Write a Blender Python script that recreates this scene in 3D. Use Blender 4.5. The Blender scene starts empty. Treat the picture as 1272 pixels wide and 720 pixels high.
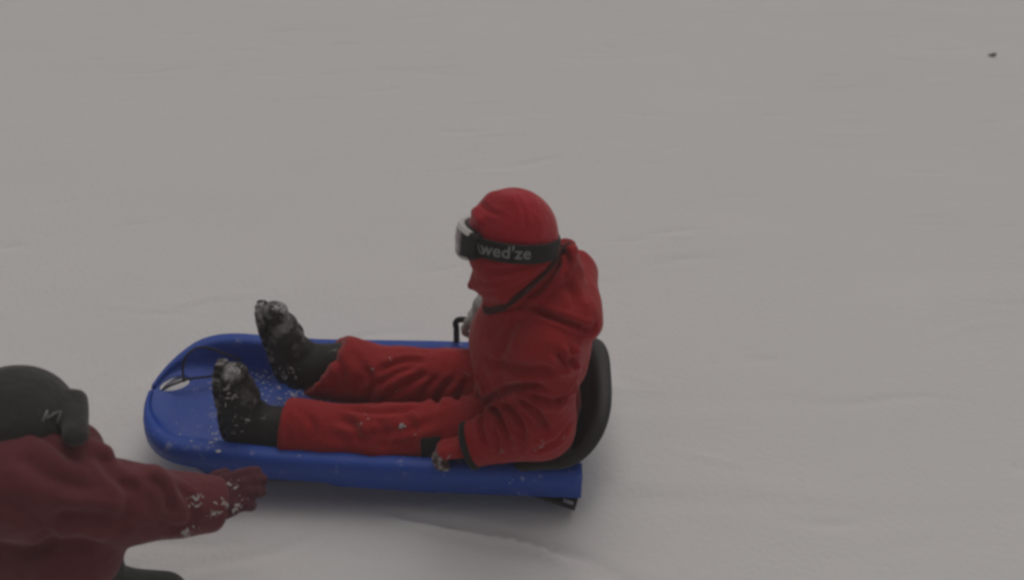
import bpy, bmesh, math, random
import numpy as np
from mathutils import Vector, Matrix, Euler
from mathutils.bvhtree import BVHTree

random.seed(4)
rng = np.random.default_rng(4)
R = math.radians
S = bpy.context.scene
C = S.collection

# ------------------------------------------------------------------ camera
CAM = Vector((0.0, -2.0, 1.55)); PITCH = 38.0; FPX = 1101.0
cd = bpy.data.cameras.new('camera'); cam = bpy.data.objects.new('camera', cd); C.objects.link(cam)
cam.location = CAM; cam.rotation_euler = (R(90 - PITCH), 0, 0)
cd.sensor_width = 36.0; cd.lens = 36.0 * FPX / 1272.0
cd.clip_start = 0.02; cd.clip_end = 500
cd.dof.use_dof = True; cd.dof.focus_distance = 1.95; cd.dof.aperture_fstop = 2.4
S.camera = cam

# ------------------------------------------------------------------ sky, sun, exposure
W = bpy.data.worlds.new('World'); S.world = W; W.use_nodes = True
wn = W.node_tree; wn.nodes.clear()
sky = wn.nodes.new('ShaderNodeTexSky'); sky.sky_type = 'NISHITA'; sky.sun_disc = False
SUN_EL, SUN_AZ = 60.0, 15.0            # azimuth measured from +Y (behind the sled) towards +X
sky.sun_elevation = R(SUN_EL); sky.sun_rotation = R(SUN_AZ)
sky.air_density = 1.0; sky.dust_density = 6.0; sky.ozone_density = 1.0
hs = wn.nodes.new('ShaderNodeHueSaturation'); hs.inputs['Saturation'].default_value = 0.12
tn = wn.nodes.new('ShaderNodeMix'); tn.data_type = 'RGBA'; tn.blend_type = 'MULTIPLY'
tn.inputs[0].default_value = 1.0; tn.inputs[7].default_value = (1.0, 0.945, 0.912, 1)
bg = wn.nodes.new('ShaderNodeBackground'); bg.inputs['Strength'].default_value = 0.10
wo = wn.nodes.new('ShaderNodeOutputWorld')
wn.links.new(sky.outputs[0], hs.inputs['Color']); wn.links.new(hs.outputs[0], tn.inputs[6])
wn.links.new(tn.outputs[2], bg.inputs['Color']); wn.links.new(bg.outputs[0], wo.inputs['Surface'])
sl = bpy.data.lights.new('sun', 'SUN'); sl.energy = 0.5; sl.angle = R(45); sl.color = (1.0, 0.96, 0.91)
so = bpy.data.objects.new('sun', sl); C.objects.link(so)
e, a = R(SUN_EL), R(SUN_AZ)
sd = Vector((math.sin(a) * math.cos(e), math.cos(a) * math.cos(e), math.sin(e)))
so.rotation_euler = sd.to_track_quat('Z', 'Y').to_euler(); so.location = (2, 6, 8)
S.view_settings.view_transform = 'Standard'; S.view_settings.look = 'None'
S.view_settings.gamma = 1.0; S.view_settings.use_curve_mapping = False
S.view_settings.exposure = -1.09
S.cycles.use_denoising = True
S.cycles.volume_bounces = 1
S.cycles.filter_width = 3.0
HAZE = 0.018

# ------------------------------------------------------------------ design helper: a photo pixel to a point in the world
def ray(px, py):
    c, s = math.cos(R(PITCH)), math.sin(R(PITCH))
    u, v = (px - 636.0) / FPX, (360.0 - py) / FPX
    return Vector((u, c + v * s, -s + v * c))
def at(px, py, y=None, z=None):
    d = ray(px, py)
    t = (y - CAM.y) / d.y if y is not None else (z - CAM.z) / d.z
    return CAM + d * t

# ------------------------------------------------------------------ materials
def nmat(name):
    m = bpy.data.materials.new(name); m.use_nodes = True
    n = m.node_tree; b = n.nodes['Principled BSDF']; return m, n, b
def cloth(name, col, rough=0.85, var=0.25, bump=0.35, weave=420.0, spec=0.25, sheen=0.15):
    m, n, b = nmat(name)
    tc = n.nodes.new('ShaderNodeTexCoord')
    no = n.nodes.new('ShaderNodeTexNoise'); no.inputs['Scale'].default_value = 9; no.inputs['Detail'].default_value = 6
    n.links.new(tc.outputs['Object'], no.inputs['Vector'])
    mx = n.nodes.new('ShaderNodeMix'); mx.data_type = 'RGBA'
    mx.inputs[6].default_value = (*[c * (1 - var) for c in col], 1); mx.inputs[7].default_value = (*[min(1, c * (1 + var)) for c in col], 1)
    n.links.new(no.outputs['Fac'], mx.inputs[0]); n.links.new(mx.outputs[2], b.inputs['Base Color'])
    b.inputs['Roughness'].default_value = rough; b.inputs['Specular IOR Level'].default_value = spec
    b.inputs['Sheen Weight'].default_value = sheen
    n1 = n.nodes.new('ShaderNodeTexNoise'); n1.inputs['Scale'].default_value = 38; n1.inputs['Detail'].default_value = 5
    n2 = n.nodes.new('ShaderNodeTexNoise'); n2.inputs['Scale'].default_value = weave
    n.links.new(tc.outputs['Object'], n1.inputs['Vector']); n.links.new(tc.outputs['Object'], n2.inputs['Vector'])
    ad = n.nodes.new('ShaderNodeMath'); ad.operation = 'MULTIPLY_ADD'; ad.inputs[1].default_value = 0.12
    n.links.new(n2.outputs['Fac'], ad.inputs[0]); n.links.new(n1.outputs['Fac'], ad.inputs[2])
    bp = n.nodes.new('ShaderNodeBump'); bp.inputs['Strength'].default_value = bump; bp.inputs['Distance'].default_value = 0.014
    n.links.new(ad.outputs[0], bp.inputs['Height']); n.links.new(bp.outputs[0], b.inputs['Normal'])
    return m
def plastic(name, col, rough=0.4, spec=0.5, bump=0.08, dust=0.0, scratch=0.0):
    m, n, b = nmat(name)
    tc = n.nodes.new('ShaderNodeTexCoord')
    no = n.nodes.new('ShaderNodeTexNoise'); no.inputs['Scale'].default_value = 14; no.inputs['Detail'].default_value = 7
    no.inputs['Roughness'].default_value = 0.65
    n.links.new(tc.outputs['Object'], no.inputs['Vector'])
    mr = n.nodes.new('ShaderNodeMapRange'); mr.inputs['To Min'].default_value = rough - 0.08; mr.inputs['To Max'].default_value = rough + 0.2
    n.links.new(no.outputs['Fac'], mr.inputs['Value']); n.links.new(mr.outputs[0], b.inputs['Roughness'])
    b.inputs['Specular IOR Level'].default_value = spec
    base = n.nodes.new('ShaderNodeMix'); base.data_type = 'RGBA'
    base.inputs[6].default_value = (*[c * .88 for c in col], 1); base.inputs[7].default_value = (*[min(1, c * 1.12) for c in col], 1)
    n.links.new(no.outputs['Fac'], base.inputs[0]); out = base.outputs[2]
    if dust > 0:                                        # powder snow clinging in patches
        n2 = n.nodes.new('ShaderNodeTexNoise'); n2.inputs['Scale'].default_value = 30; n2.inputs['Detail'].default_value = 9; n2.inputs['Roughness'].default_value = .72
        n.links.new(tc.outputs['Object'], n2.inputs['Vector'])
        rp = n.nodes.new('ShaderNodeMapRange'); rp.inputs['From Min'].default_value = 0.62 - dust * .12; rp.inputs['From Max'].default_value = 0.78 - dust * .1
        n.links.new(n2.outputs['Fac'], rp.inputs['Value'])
        mu = n.nodes.new('ShaderNodeMath'); mu.operation = 'MULTIPLY'; mu.inputs[1].default_value = 0.55
        n.links.new(rp.outputs[0], mu.inputs[0])
        m2 = n.nodes.new('ShaderNodeMix'); m2.data_type = 'RGBA'; m2.inputs[7].default_value = (.78, .78, .78, 1)
        n.links.new(mu.outputs[0], m2.inputs[0]); n.links.new(out, m2.inputs[6]); out = m2.outputs[2]
    n.links.new(out, b.inputs['Base Color'])
    bp = n.nodes.new('ShaderNodeBump'); bp.inputs['Strength'].default_value = bump; bp.inputs['Distance'].default_value = 0.004
    n.links.new(no.outputs['Fac'], bp.inputs['Height']); n.links.new(bp.outputs[0], b.inputs['Normal'])
    return m
def snow_mat(name, fine=False):
    m, n, b = nmat(name)
    b.inputs['Base Color'].default_value = (.80, .80, .80, 1); b.inputs['Roughness'].default_value = 0.75
    b.inputs['Specular IOR Level'].default_value = 0.15
    tc = n.nodes.new('ShaderNodeTexCoord'); 
    def nz(scale, det, sc=(1, 1, 1), rot=0.0):
        mp = n.nodes.new('ShaderNodeMapping'); mp.inputs['Scale'].default_value = sc; mp.inputs['Rotation'].default_value = (0, 0, rot)
        n.links.new(tc.outputs['Object'], mp.inputs['Vector'])
        t = n.nodes.new('ShaderNodeTexNoise'); t.inputs['Scale'].default_value = scale; t.inputs['Detail'].default_value = det
        n.links.new(mp.outputs[0], t.inputs['Vector']); return t.outputs['Fac']
    def mad(x, k, add=None):
        q = n.nodes.new('ShaderNodeMath'); q.operation = 'MULTIPLY_ADD'; q.inputs[1].default_value = k
        n.links.new(x, q.inputs[0])
        if add is None: q.inputs[2].default_value = 0
        else: n.links.new(add, q.inputs[2])
        return q.outputs[0]
    h = mad(nz(70, 8), 0.8)
    if not fine:
        h = mad(nz(2.2, 6, (1, 3.2, 1), R(-7)), 1.5, h)
        h = mad(nz(9.0, 5, (1, 2.6, 1), R(-4)), 0.4, h)
        # faint wind-packed tone differences of the snow itself
        v = nz(1.3, 6, (1, 2.2, 1), R(-9)); mx = n.nodes.new('ShaderNodeMix'); mx.data_type = 'RGBA'
        mx.inputs[6].default_value = (.765, .765, .775, 1); mx.inputs[7].default_value = (.84, .83, .81, 1)
        n.links.new(v, mx.inputs[0]); n.links.new(mx.outputs[2], b.inputs['Base Color'])
    bp = n.nodes.new('ShaderNodeBump'); bp.inputs['Strength'].default_value = 0.13; bp.inputs['Distance'].default_value = 0.02 if not fine else .004
    n.links.new(h, bp.inputs['Height']); n.links.new(bp.outputs[0], b.inputs['Normal'])
    return m

M_SNOW = snow_mat('snow'); M_CRUMB = snow_mat('snow_crumb', True)
M_POWDER = plastic('powder_snow', (.52, .51, .50), rough=.9, spec=.1)
M_RED = cloth('red_fabric', (.36, .012, .016))
M_REDHAT = cloth('red_knit', (.46, .016, .030), rough=.95, bump=.5, weave=260, sheen=.3)
M_REDT = cloth('red_trouser_fabric', (.34, .011, .014))
M_REDP = cloth('dull_red_fabric', (.15, .028, .036))
M_DKRED = cloth('dark_red_fabric', (.09, .020, .030))
M_BLKC = cloth('black_fabric', (.022, .021, .020), sheen=.1)
M_TRIM = cloth('dark_trim', (.055, .016, .014), sheen=.1)
M_GRYC = cloth('charcoal_knit', (.045, .045, .040), rough=.95, bump=.5, weave=260, sheen=.2)
M_DKTR = cloth('dark_green_trousers', (.040, .046, .042))
M_BOOT = plastic('boot_rubber', (.024, .023, .021), rough=.6, spec=.3, bump=.3, dust=.05)
def toe_snow(m):
    n = m.node_tree; b = n.nodes['Principled BSDF']; old = b.inputs['Base Color'].links[0].from_socket
    gm = n.nodes.new('ShaderNodeNewGeometry'); sp = n.nodes.new('ShaderNodeSeparateXYZ'); n.links.new(gm.outputs['Position'], sp.inputs[0])
    r1 = n.nodes.new('ShaderNodeMapRange'); r1.inputs['From Min'].default_value = .16; r1.inputs['From Max'].default_value = .34; r1.inputs['To Max'].default_value = .30
    n.links.new(sp.outputs['Z'], r1.inputs['Value'])
    tc = n.nodes.new('ShaderNodeTexCoord'); nz = n.nodes.new('ShaderNodeTexNoise'); nz.inputs['Scale'].default_value = 26; nz.inputs['Detail'].default_value = 10; nz.inputs['Roughness'].default_value = .7
    n.links.new(tc.outputs['Object'], nz.inputs['Vector'])
    ad = n.nodes.new('ShaderNodeMath'); n.links.new(nz.outputs['Fac'], ad.inputs[0]); n.links.new(r1.outputs[0], ad.inputs[1])
    r2 = n.nodes.new('ShaderNodeMapRange'); r2.inputs['From Min'].default_value = .66; r2.inputs['From Max'].default_value = .88; r2.inputs['To Max'].default_value = .50
    n.links.new(ad.outputs[0], r2.inputs['Value'])
    mx = n.nodes.new('ShaderNodeMix'); mx.data_type = 'RGBA'; mx.inputs[7].default_value = (.74, .74, .74, 1)
    n.links.new(r2.outputs[0], mx.inputs[0]); n.links.new(old, mx.inputs[6]); n.links.new(mx.outputs[2], b.inputs['Base Color'])
toe_snow(M_BOOT)
M_SOLE = plastic('sole_rubber', (.022, .021, .020), rough=.7, spec=.2, bump=.3, dust=1.1)
M_BLUE = plastic('blue_plastic', (.014, .074, .42), rough=.40, spec=.45, bump=.05)
M_BLUED = plastic('blue_plastic_floor', (.014, .074, .42), rough=.45, spec=.4, bump=.05, dust=.25)
M_BLK = plastic('black_plastic', (.018, .018, .018), rough=.5, spec=.35)
M_CHAR = plastic('charcoal_plastic', (.032, .033, .034), rough=.5, spec=.35)
M_CORD = cloth('cord', (.03, .03, .035), bump=.6, weave=900)
M_SKIN = plastic('skin', (.55, .32, .24), rough=.55, spec=.4)
M_PALE = plastic('pale_plastic', (.62, .62, .60), rough=.4)
M_LENS = plastic('mirror_lens', (.30, .24, .25), rough=.16, spec=.9, bump=0)
M_PRINT = plastic('pale_print', (.30, .30, .29), rough=.7, spec=.2)
M_STONE = plastic('stone', (.10, .09, .08), rough=.8)
def glove_mat():
    m = cloth('patterned_glove', (.3, .3, .3), var=.1); n = m.node_tree; b = n.nodes['Principled BSDF']
    tc = n.nodes.new('ShaderNodeTexCoord'); w = n.nodes.new('ShaderNodeTexVoronoi'); w.inputs['Scale'].default_value = 75
    n.links.new(tc.outputs['Object'], w.inputs['Vector'])
    r = n.nodes.new('ShaderNodeValToRGB'); r.color_ramp.elements[0].color = (.34, .32, .31, 1); r.color_ramp.elements[0].position = .25
    r.color_ramp.elements[1].color = (.06, .02, .02, 1); r.color_ramp.elements[1].position = .55
    n.links.new(w.outputs['Distance'], r.inputs['Fac']); n.links.new(r.outputs[0], b.inputs['Base Color']); return m
M_GLV = glove_mat()
M_GLVP = cloth('pale_glove', (.42, .42, .40), var=.5)

# ------------------------------------------------------------------ object helpers
def tag(o, label=None, cat=None, group=None, kind=None):
    for k, v in (('label', label), ('category', cat), ('group', group), ('kind', kind)):
        if v: o[k] = v
    return o
def link(name, me, parent=None, mats=(), loc=None):
    o = bpy.data.objects.new(name, me); C.objects.link(o)
    for m in mats: me.materials.append(m)
    if parent is not None:                              # vertices are given in world space
        bpy.context.view_layer.update()
        pm = Matrix.Translation(parent.location) @ parent.rotation_euler.to_matrix().to_4x4() if parent.parent is None else None
        if pm is None:
            g = parent.parent
            while g.parent: g = g.parent
            pm = Matrix.Translation(g.location) @ g.rotation_euler.to_matrix().to_4x4()
        me.transform(pm.inverted()); o.parent = parent
    elif loc is not None:
        me.transform(Matrix.Translation(-Vector(loc))); o.location = loc
    return o
def mesh_from(V, F, name='m', smooth=True, fm=None):
    me = bpy.data.meshes.new(name); me.from_pydata([tuple(v) for v in V], [], [tuple(int(i) for i in f) for f in F]); me.update()
    if smooth: me.polygons.foreach_set('use_smooth', [True] * len(me.polygons))
    if fm is not None: me.polygons.foreach_set('material_index', fm)
    return me
def modded(me, *mods):
    """apply modifiers to a mesh without operators"""
    o = bpy.data.objects.new('tmp', me); C.objects.link(o)
    for typ, kw in mods:
        md = o.modifiers.new(typ, typ)
        for k, v in kw.items(): setattr(md, k, v)
    bpy.context.view_layer.update()
    dg = bpy.context.evaluated_depsgraph_get()
    r = bpy.data.meshes.new_from_object(o.evaluated_get(dg))
    bpy.data.objects.remove(o)
    r.polygons.foreach_set('use_smooth', [True] * len(r.polygons)); return r

def tube(pts, rad, seg=10, closed=False, flat=1.0, up=(0, 0, 1)):
    """tube through points; rad a number or list; flat squashes along up"""
    P = [Vector(p) for p in pts]; n = len(P); V = []; F = []
    rr = rad if isinstance(rad, (list, tuple)) else [rad] * n
    upv = Vector(up)
    for i, p in enumerate(P):
        if closed: t = P[(i + 1) % n] - P[i - 1]
        else: t = P[min(i + 1, n - 1)] - P[max(i - 1, 0)]
        t.normalize(); s = t.cross(upv)
        if s.length < 1e-3: s = t.cross(Vector((1, 0, 0)))
        s.normalize(); u = s.cross(t).normalized()
        for k in range(seg):
            an = 2 * math.pi * k / seg
            V.append(p + s * (math.cos(an) * rr[i]) + u * (math.sin(an) * rr[i] * flat))
    m = n if closed else n - 1
    for i in range(m):
        for k in range(seg):
            a0 = i * seg + k; a1 = i * seg + (k + 1) % seg; j = ((i + 1) % n) * seg
            F.append((a0, a1, j + (k + 1) % seg, j + k))
    if not closed:
        F.append(tuple(range(seg))[::-1]); F.append(tuple(range((n - 1) * seg, n * seg)))
    return V, F
def catmull(pts, k=8, closed=False):
    P = [Vector(p) for p in pts]; n = len(P); out = []
    rngs = range(n) if closed else range(n - 1)
    for i in rngs:
        if closed: a, b, c, d = P[i - 1], P[i], P[(i + 1) % n], P[(i + 2) % n]
        else: a, b, c, d = P[max(i - 1, 0)], P[i], P[i + 1], P[min(i + 2, n - 1)]
        for j in range(k):
            t = j / k
            out.append(0.5 * ((2 * b) + (c - a) * t + (2 * a - 5 * b + 4 * c - d) * t * t + (3 * b - a - 3 * c + d) * t ** 3))
    if not closed: out.append(P[-1])
    return out

def catmull_px(pts, k=4): return [(p.x, p.y) for p in catmull([(a_, b_, 0) for a_, b_ in pts], k)]

# ------------------------------------------------------------------ smooth solids: distance field -> surface net
def smin(a, b, k):
    h = np.maximum(k - np.abs(a - b), 0) / k
    return np.minimum(a, b) - h * h * k * .25
def smax(a, b, k): return -smin(-a, -b, k)
class G:
    def __init__(s, lo, hi, h):
        s.lo = np.array(lo, float); s.h = h
        n = [int(math.ceil((hi[i] - lo[i]) / h)) + 1 for i in range(3)]
        s.X, s.Y, s.Z = np.meshgrid(*[(lo[i] + h * np.arange(n[i])).astype(np.float32) for i in range(3)], indexing='ij')
    def cone(s, a, b, ra, rb, sc=(1, 1, 1), c=None):
        a = np.array(a, float); b = np.array(b, float); sc = np.array(sc, float)
        c = (a + b) / 2 if c is None else np.array(c, float)
        x, y, z = [(q - c[i]) / sc[i] for i, q in enumerate((s.X, s.Y, s.Z))]
        a = (a - c) / sc; b = (b - c) / sc; ab = b - a; L = max(float(ab @ ab), 1e-9)
        t = np.clip(((x - a[0]) * ab[0] + (y - a[1]) * ab[1] + (z - a[2]) * ab[2]) / L, 0, 1)
        d = np.sqrt((x - a[0] - t * ab[0]) ** 2 + (y - a[1] - t * ab[1]) ** 2 + (z - a[2] - t * ab[2]) ** 2)
        return (d - (ra + (rb - ra) * t)) * float(min(sc))
    def ell(s, c, r, rot=None):
        p = [s.X - c[0], s.Y - c[1], s.Z - c[2]]
        if rot is not None:
            m = np.array(Euler([R(v) for v in rot]).to_matrix().transposed())
            p = [m[i, 0] * p[0] + m[i, 1] * p[1] + m[i, 2] * p[2] for i in range(3)]
        k0 = np.sqrt(sum((p[i] / r[i]) ** 2 for i in range(3))); k1 = np.sqrt(sum((p[i] / r[i] ** 2) ** 2 for i in range(3))) + 1e-6
        return k0 * (k0 - 1) / k1
    def plane(s, p, n):
        n = np.array(n, float); n /= np.linalg.norm(n)
        return (s.X - p[0]) * n[0] + (s.Y - p[1]) * n[1] + (s.Z - p[2]) * n[2]
    def noise(s, f, seed=0, st=(1, 1, 1)):
        r = np.random.default_rng(seed); o = np.zeros_like(s.X)
        for k in range(7):
            d = r.normal(size=3); d /= np.linalg.norm(d); d *= f * (0.6 + .9 * r.random()) * np.array(st)
            o += np.sin(s.X * d[0] + s.Y * d[1] + s.Z * d[2] + r.random() * 6.28 + 1.3 * np.sin((s.Y * d[0] - s.Z * d[1]) * .7 + k))
        return o / 7
    def mesh(s, f, smooth=2):
        h = s.h; f = f.astype(np.float32); f = np.where(f == 0, 1e-6, f)
        f = f.copy()
        for ax in range(3):
            sl0 = [slice(None)] * 3; sl0[ax] = 0; f[tuple(sl0)] = h; sl0[ax] = -1; f[tuple(sl0)] = h
        ins = f < 0; n = np.array(f.shape) - 1
        cnt = np.zeros(n, np.int8)
        offs = [(i, j, k) for i in (0, 1) for j in (0, 1) for k in (0, 1)]
        def sub(A, o): return A[o[0]:o[0] + n[0], o[1]:o[1] + n[1], o[2]:o[2] + n[2]]
        for o in offs: cnt += sub(ins, o)
        act = (cnt > 0) & (cnt < 8); idx = -np.ones(n, np.int64); I = np.argwhere(act); idx[act] = np.arange(len(I))
        acc = np.zeros((len(I), 3)); num = np.zeros(len(I))
        for o in offs:
            for ax in range(3):
                if o[ax]: continue
                q = list(o); q[ax] = 1
                fa = f[I[:, 0] + o[0], I[:, 1] + o[1], I[:, 2] + o[2]]; fb = f[I[:, 0] + q[0], I[:, 1] + q[1], I[:, 2] + q[2]]
                m = (fa < 0) != (fb < 0); t = np.where(m, fa / np.where(m, fa - fb, 1), 0)
                p = np.tile(np.array(o, float), (len(I), 1)); p[:, ax] += t
                acc[m] += p[m]; num[m] += 1
        V = s.lo + (I + acc / num[:, None]) * h
        F = []
        for ax in range(3):
            b, c = (ax + 1) % 3, (ax + 2) % 3
            sa = [slice(None)] * 3; sb = [slice(None)] * 3; sa[ax] = slice(0, -1); sb[ax] = slice(1, None)
            ch = ins[tuple(sa)] != ins[tuple(sb)]; E = np.argwhere(ch)
            E = E[(E[:, b] > 0) & (E[:, c] > 0) & (E[:, b] < n[b]) & (E[:, c] < n[c])]
            pos = ins[E[:, 0], E[:, 1], E[:, 2]]
            def cell(db, dc):
                q = E.copy(); q[:, b] -= db; q[:, c] -= dc; return idx[q[:, 0], q[:, 1], q[:, 2]]
            Q = np.stack([cell(1, 1), cell(0, 1), cell(0, 0), cell(1, 0)], 1)
            Q[~pos] = Q[~pos][:, ::-1]; F.append(Q)
        F = np.concatenate(F); F = F[(F >= 0).all(1)]
        for _ in range(smooth):
            A = np.zeros_like(V); N = np.zeros(len(V))
            for k in range(4):
                i, j = F[:, k], F[:, (k + 1) % 4]
                np.add.at(A, i, V[j]); np.add.at(A, j, V[i]); np.add.at(N, i, 1); np.add.at(N, j, 1)
            V = V * .5 + A / np.maximum(N, 1)[:, None] * .5
        return V, F
def vnormals(V, F):
    n = np.cross(V[F[:, 2]] - V[F[:, 0]], V[F[:, 3]] - V[F[:, 1]]); N = np.zeros_like(V)
    for k in range(4): np.add.at(N, F[:, k], n)
    return N / (np.linalg.norm(N, axis=1)[:, None] + 1e-9)
def bvh_of(V, F): return BVHTree.FromPolygons([Vector(v) for v in V], [tuple(int(i) for i in f) for f in F])
def fold(V, F, lines, bvh=None):
    """press creases (and the soft ridge beside them) into a garment; each line = (pixels, depth, width)"""
    bvh = bvh or bvh_of(V, F); N = vnormals(V, F); D = np.zeros(len(V))
    for pts, dep, wid in lines:
        P = catmull([Vector((p[0], p[1], 0)) for p in pts], 5)
        hit = []
        for p in P:
            h = bvh.ray_cast(CAM, ray(p.x, p.y).normalized())
            if h[0] is not None: hit.append(h[0])
        if len(hit) < 2: continue
        Hh = np.array([tuple(q) for q in hit]); lo, hi = Hh.min(0) - wid * 4, Hh.max(0) + wid * 4
        m = np.where(((V > lo) & (V < hi)).all(1))[0]
        if not len(m): continue
        best = np.full(len(m), 9.); tt = np.zeros(len(m))
        for i in range(len(Hh) - 1):
            ab = Hh[i + 1] - Hh[i]; L = max(ab @ ab, 1e-9); t = np.clip(((V[m] - Hh[i]) @ ab) / L, 0, 1)
            d = np.linalg.norm(V[m] - Hh[i] - t[:, None] * ab, axis=1); u = d < best
            best[u] = d[u]; tt[u] = (i + t[u]) / (len(Hh) - 1)
        fade = np.clip(np.minimum(tt, 1 - tt) * 5, .15, 1)
        D[m] += fade * dep * (-np.exp(-(best / wid) ** 2) + .55 * np.exp(-((best - 2.0 * wid) / wid) ** 2))
    return V + N * D[:, None]
def flecks(V, F, spots, name, parent, flat=.28, jit=5):
    """small lumps of snow sitting on a surface"""
    bvh = bvh_of(V, F); VV, FF = [], []
    for px, py, r, cnt in spots:
        for _ in range(cnt):
            h = bvh.ray_cast(CAM, ray(px + random.gauss(0, jit), py + random.gauss(0, jit)).normalized())
            if h[0] is None: continue
            p, nn = h[0], h[1]
            if nn.dot(CAM - p) < 0: nn = -nn
            bm = bmesh.new(); bmesh.ops.create_icosphere(bm, subdivisions=2, radius=1)
            rr = r * random.choice((.3, .4, .5, .7, .9)) * .85; q = nn.to_track_quat('Z', 'Y').to_matrix(); sx, sy = random.uniform(.7, 2.4), random.uniform(.5, 1.0)
            rot = Matrix.Rotation(random.uniform(0, 6.28), 3, 'Z'); b0 = len(VV)
            for v in bm.verts:
                k = 1 + .25 * math.sin(v.co.x * 5 + px) * math.sin(v.co.y * 4 + py) + random.uniform(-.1, .1)
                VV.append(p + q @ (rot @ Vector((v.co.x * sx * rr * k, v.co.y * sy * rr * k, v.co.z * flat * rr * k))))
            for f in bm.faces: FF.append([b0 + v.index for v in f.verts])
            bm.free()
    if not VV: return None
    o = link(name, mesh_from(VV, FF), parent, (M_POWDER,)); o['kind'] = 'stuff'; return o

# hands: list of capsules (a, b, ra, rb, is_finger)
def hand(wrist, d, nrm, size=.14, curl=(20, 35, 25), spread=6, thumb_side=1, fat=1.0, thumb_curl=25, fcurl=None):
    d = Vector(d).normalized(); nrm = Vector(nrm).normalized(); nrm = (nrm - d * nrm.dot(d)).normalized()
    s = d.cross(nrm).normalized() * thumb_side          # s points to the thumb side
    w = Vector(wrist); out = []
    pl, pw = size * .5, size * .40
    out.append((w - d * size * .1, w + d * pl * .25, size * .13 * fat, size * .14 * fat, 0))
    L = [.42, .47, .44, .34]; rad = .070 * size * fat
    for i in range(4):
        off = (.5 - i / 3) * pw
        root = w + d * (pl * (1.0 if i < 3 else .92)) + s * off
        out.append((w + d * pl * .15 + s * off * .7, root, size * .11 * fat, size * .085 * fat, 0))
        ang = R(spread * (1.5 - i)); dd = (d * math.cos(ang) + s * math.sin(ang)).normalized(); p = root; cu = 0
        for j in range(3):
            cu += R((fcurl[i] if fcurl else curl)[j])
            v = dd * math.cos(cu) + nrm * math.sin(cu); q = p + v * (size * L[i] * (.45, .31, .24)[j])
            out.append((p, q, rad * (1 - .06 * j), rad * (.94 - .06 * j), 1)); p = q
    root = w + d * pl * .22 + s * pw * .42
    v = (d * .55 + s * .75 + nrm * .25).normalized(); p = root
    for j in range(3):
        q = p + v * size * (.2, .17, .13)[j]; out.append((p, q, size * (.085 - .008 * j) * fat, size * (.078 - .008 * j) * fat, 1 if j else 0)); p = q
        v = (v * math.cos(R(thumb_curl)) + (d * .6 + nrm * .6 - s * .2).normalized() * math.sin(R(thumb_curl))).normalized()
    return out
def caps_box(caps, pad=.02):
    P = np.array([tuple(c[0]) for c in caps] + [tuple(c[1]) for c in caps]); r = max(max(c[2], c[3]) for c in caps)
    return P.min(0) - r - pad, P.max(0) + r + pad
def caps_field(g, caps, k=.006, shrink=0.0):
    f = None
    for a_, b_, ra, rb, _ in caps:
        c = g.cone(a_, b_, ra - shrink, rb - shrink); f = c if f is None else smin(f, c, k)
    return f
def glove_mesh(name, caps, parent, mats, extra=None, h=.003, pick=None):
    lo, hi = caps_box(caps); g = G(lo, hi, h); f = caps_field(g, caps)
    f = f + .0009 * g.noise(160, 3)
    V, F = g.mesh(f, 1); cen = V[F].mean(1)
    fm = None
    if len(mats) > 1:
        best = np.full(len(F), 9.); fm = np.zeros(len(F), int)
        for a_, b_, ra, rb, fi in caps:
            A, B = np.array(a_), np.array(b_); ab = B - A; t = np.clip(((cen - A) @ ab) / max(ab @ ab, 1e-9), 0, 1)
            d = np.linalg.norm(cen - A - t[:, None] * ab, axis=1) - (ra + (rb - ra) * t); u = d < best; best[u] = d[u]; fm[u] = fi
    o = link(name, mesh_from(V, F, fm=fm), parent, mats); return o, V, F

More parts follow.
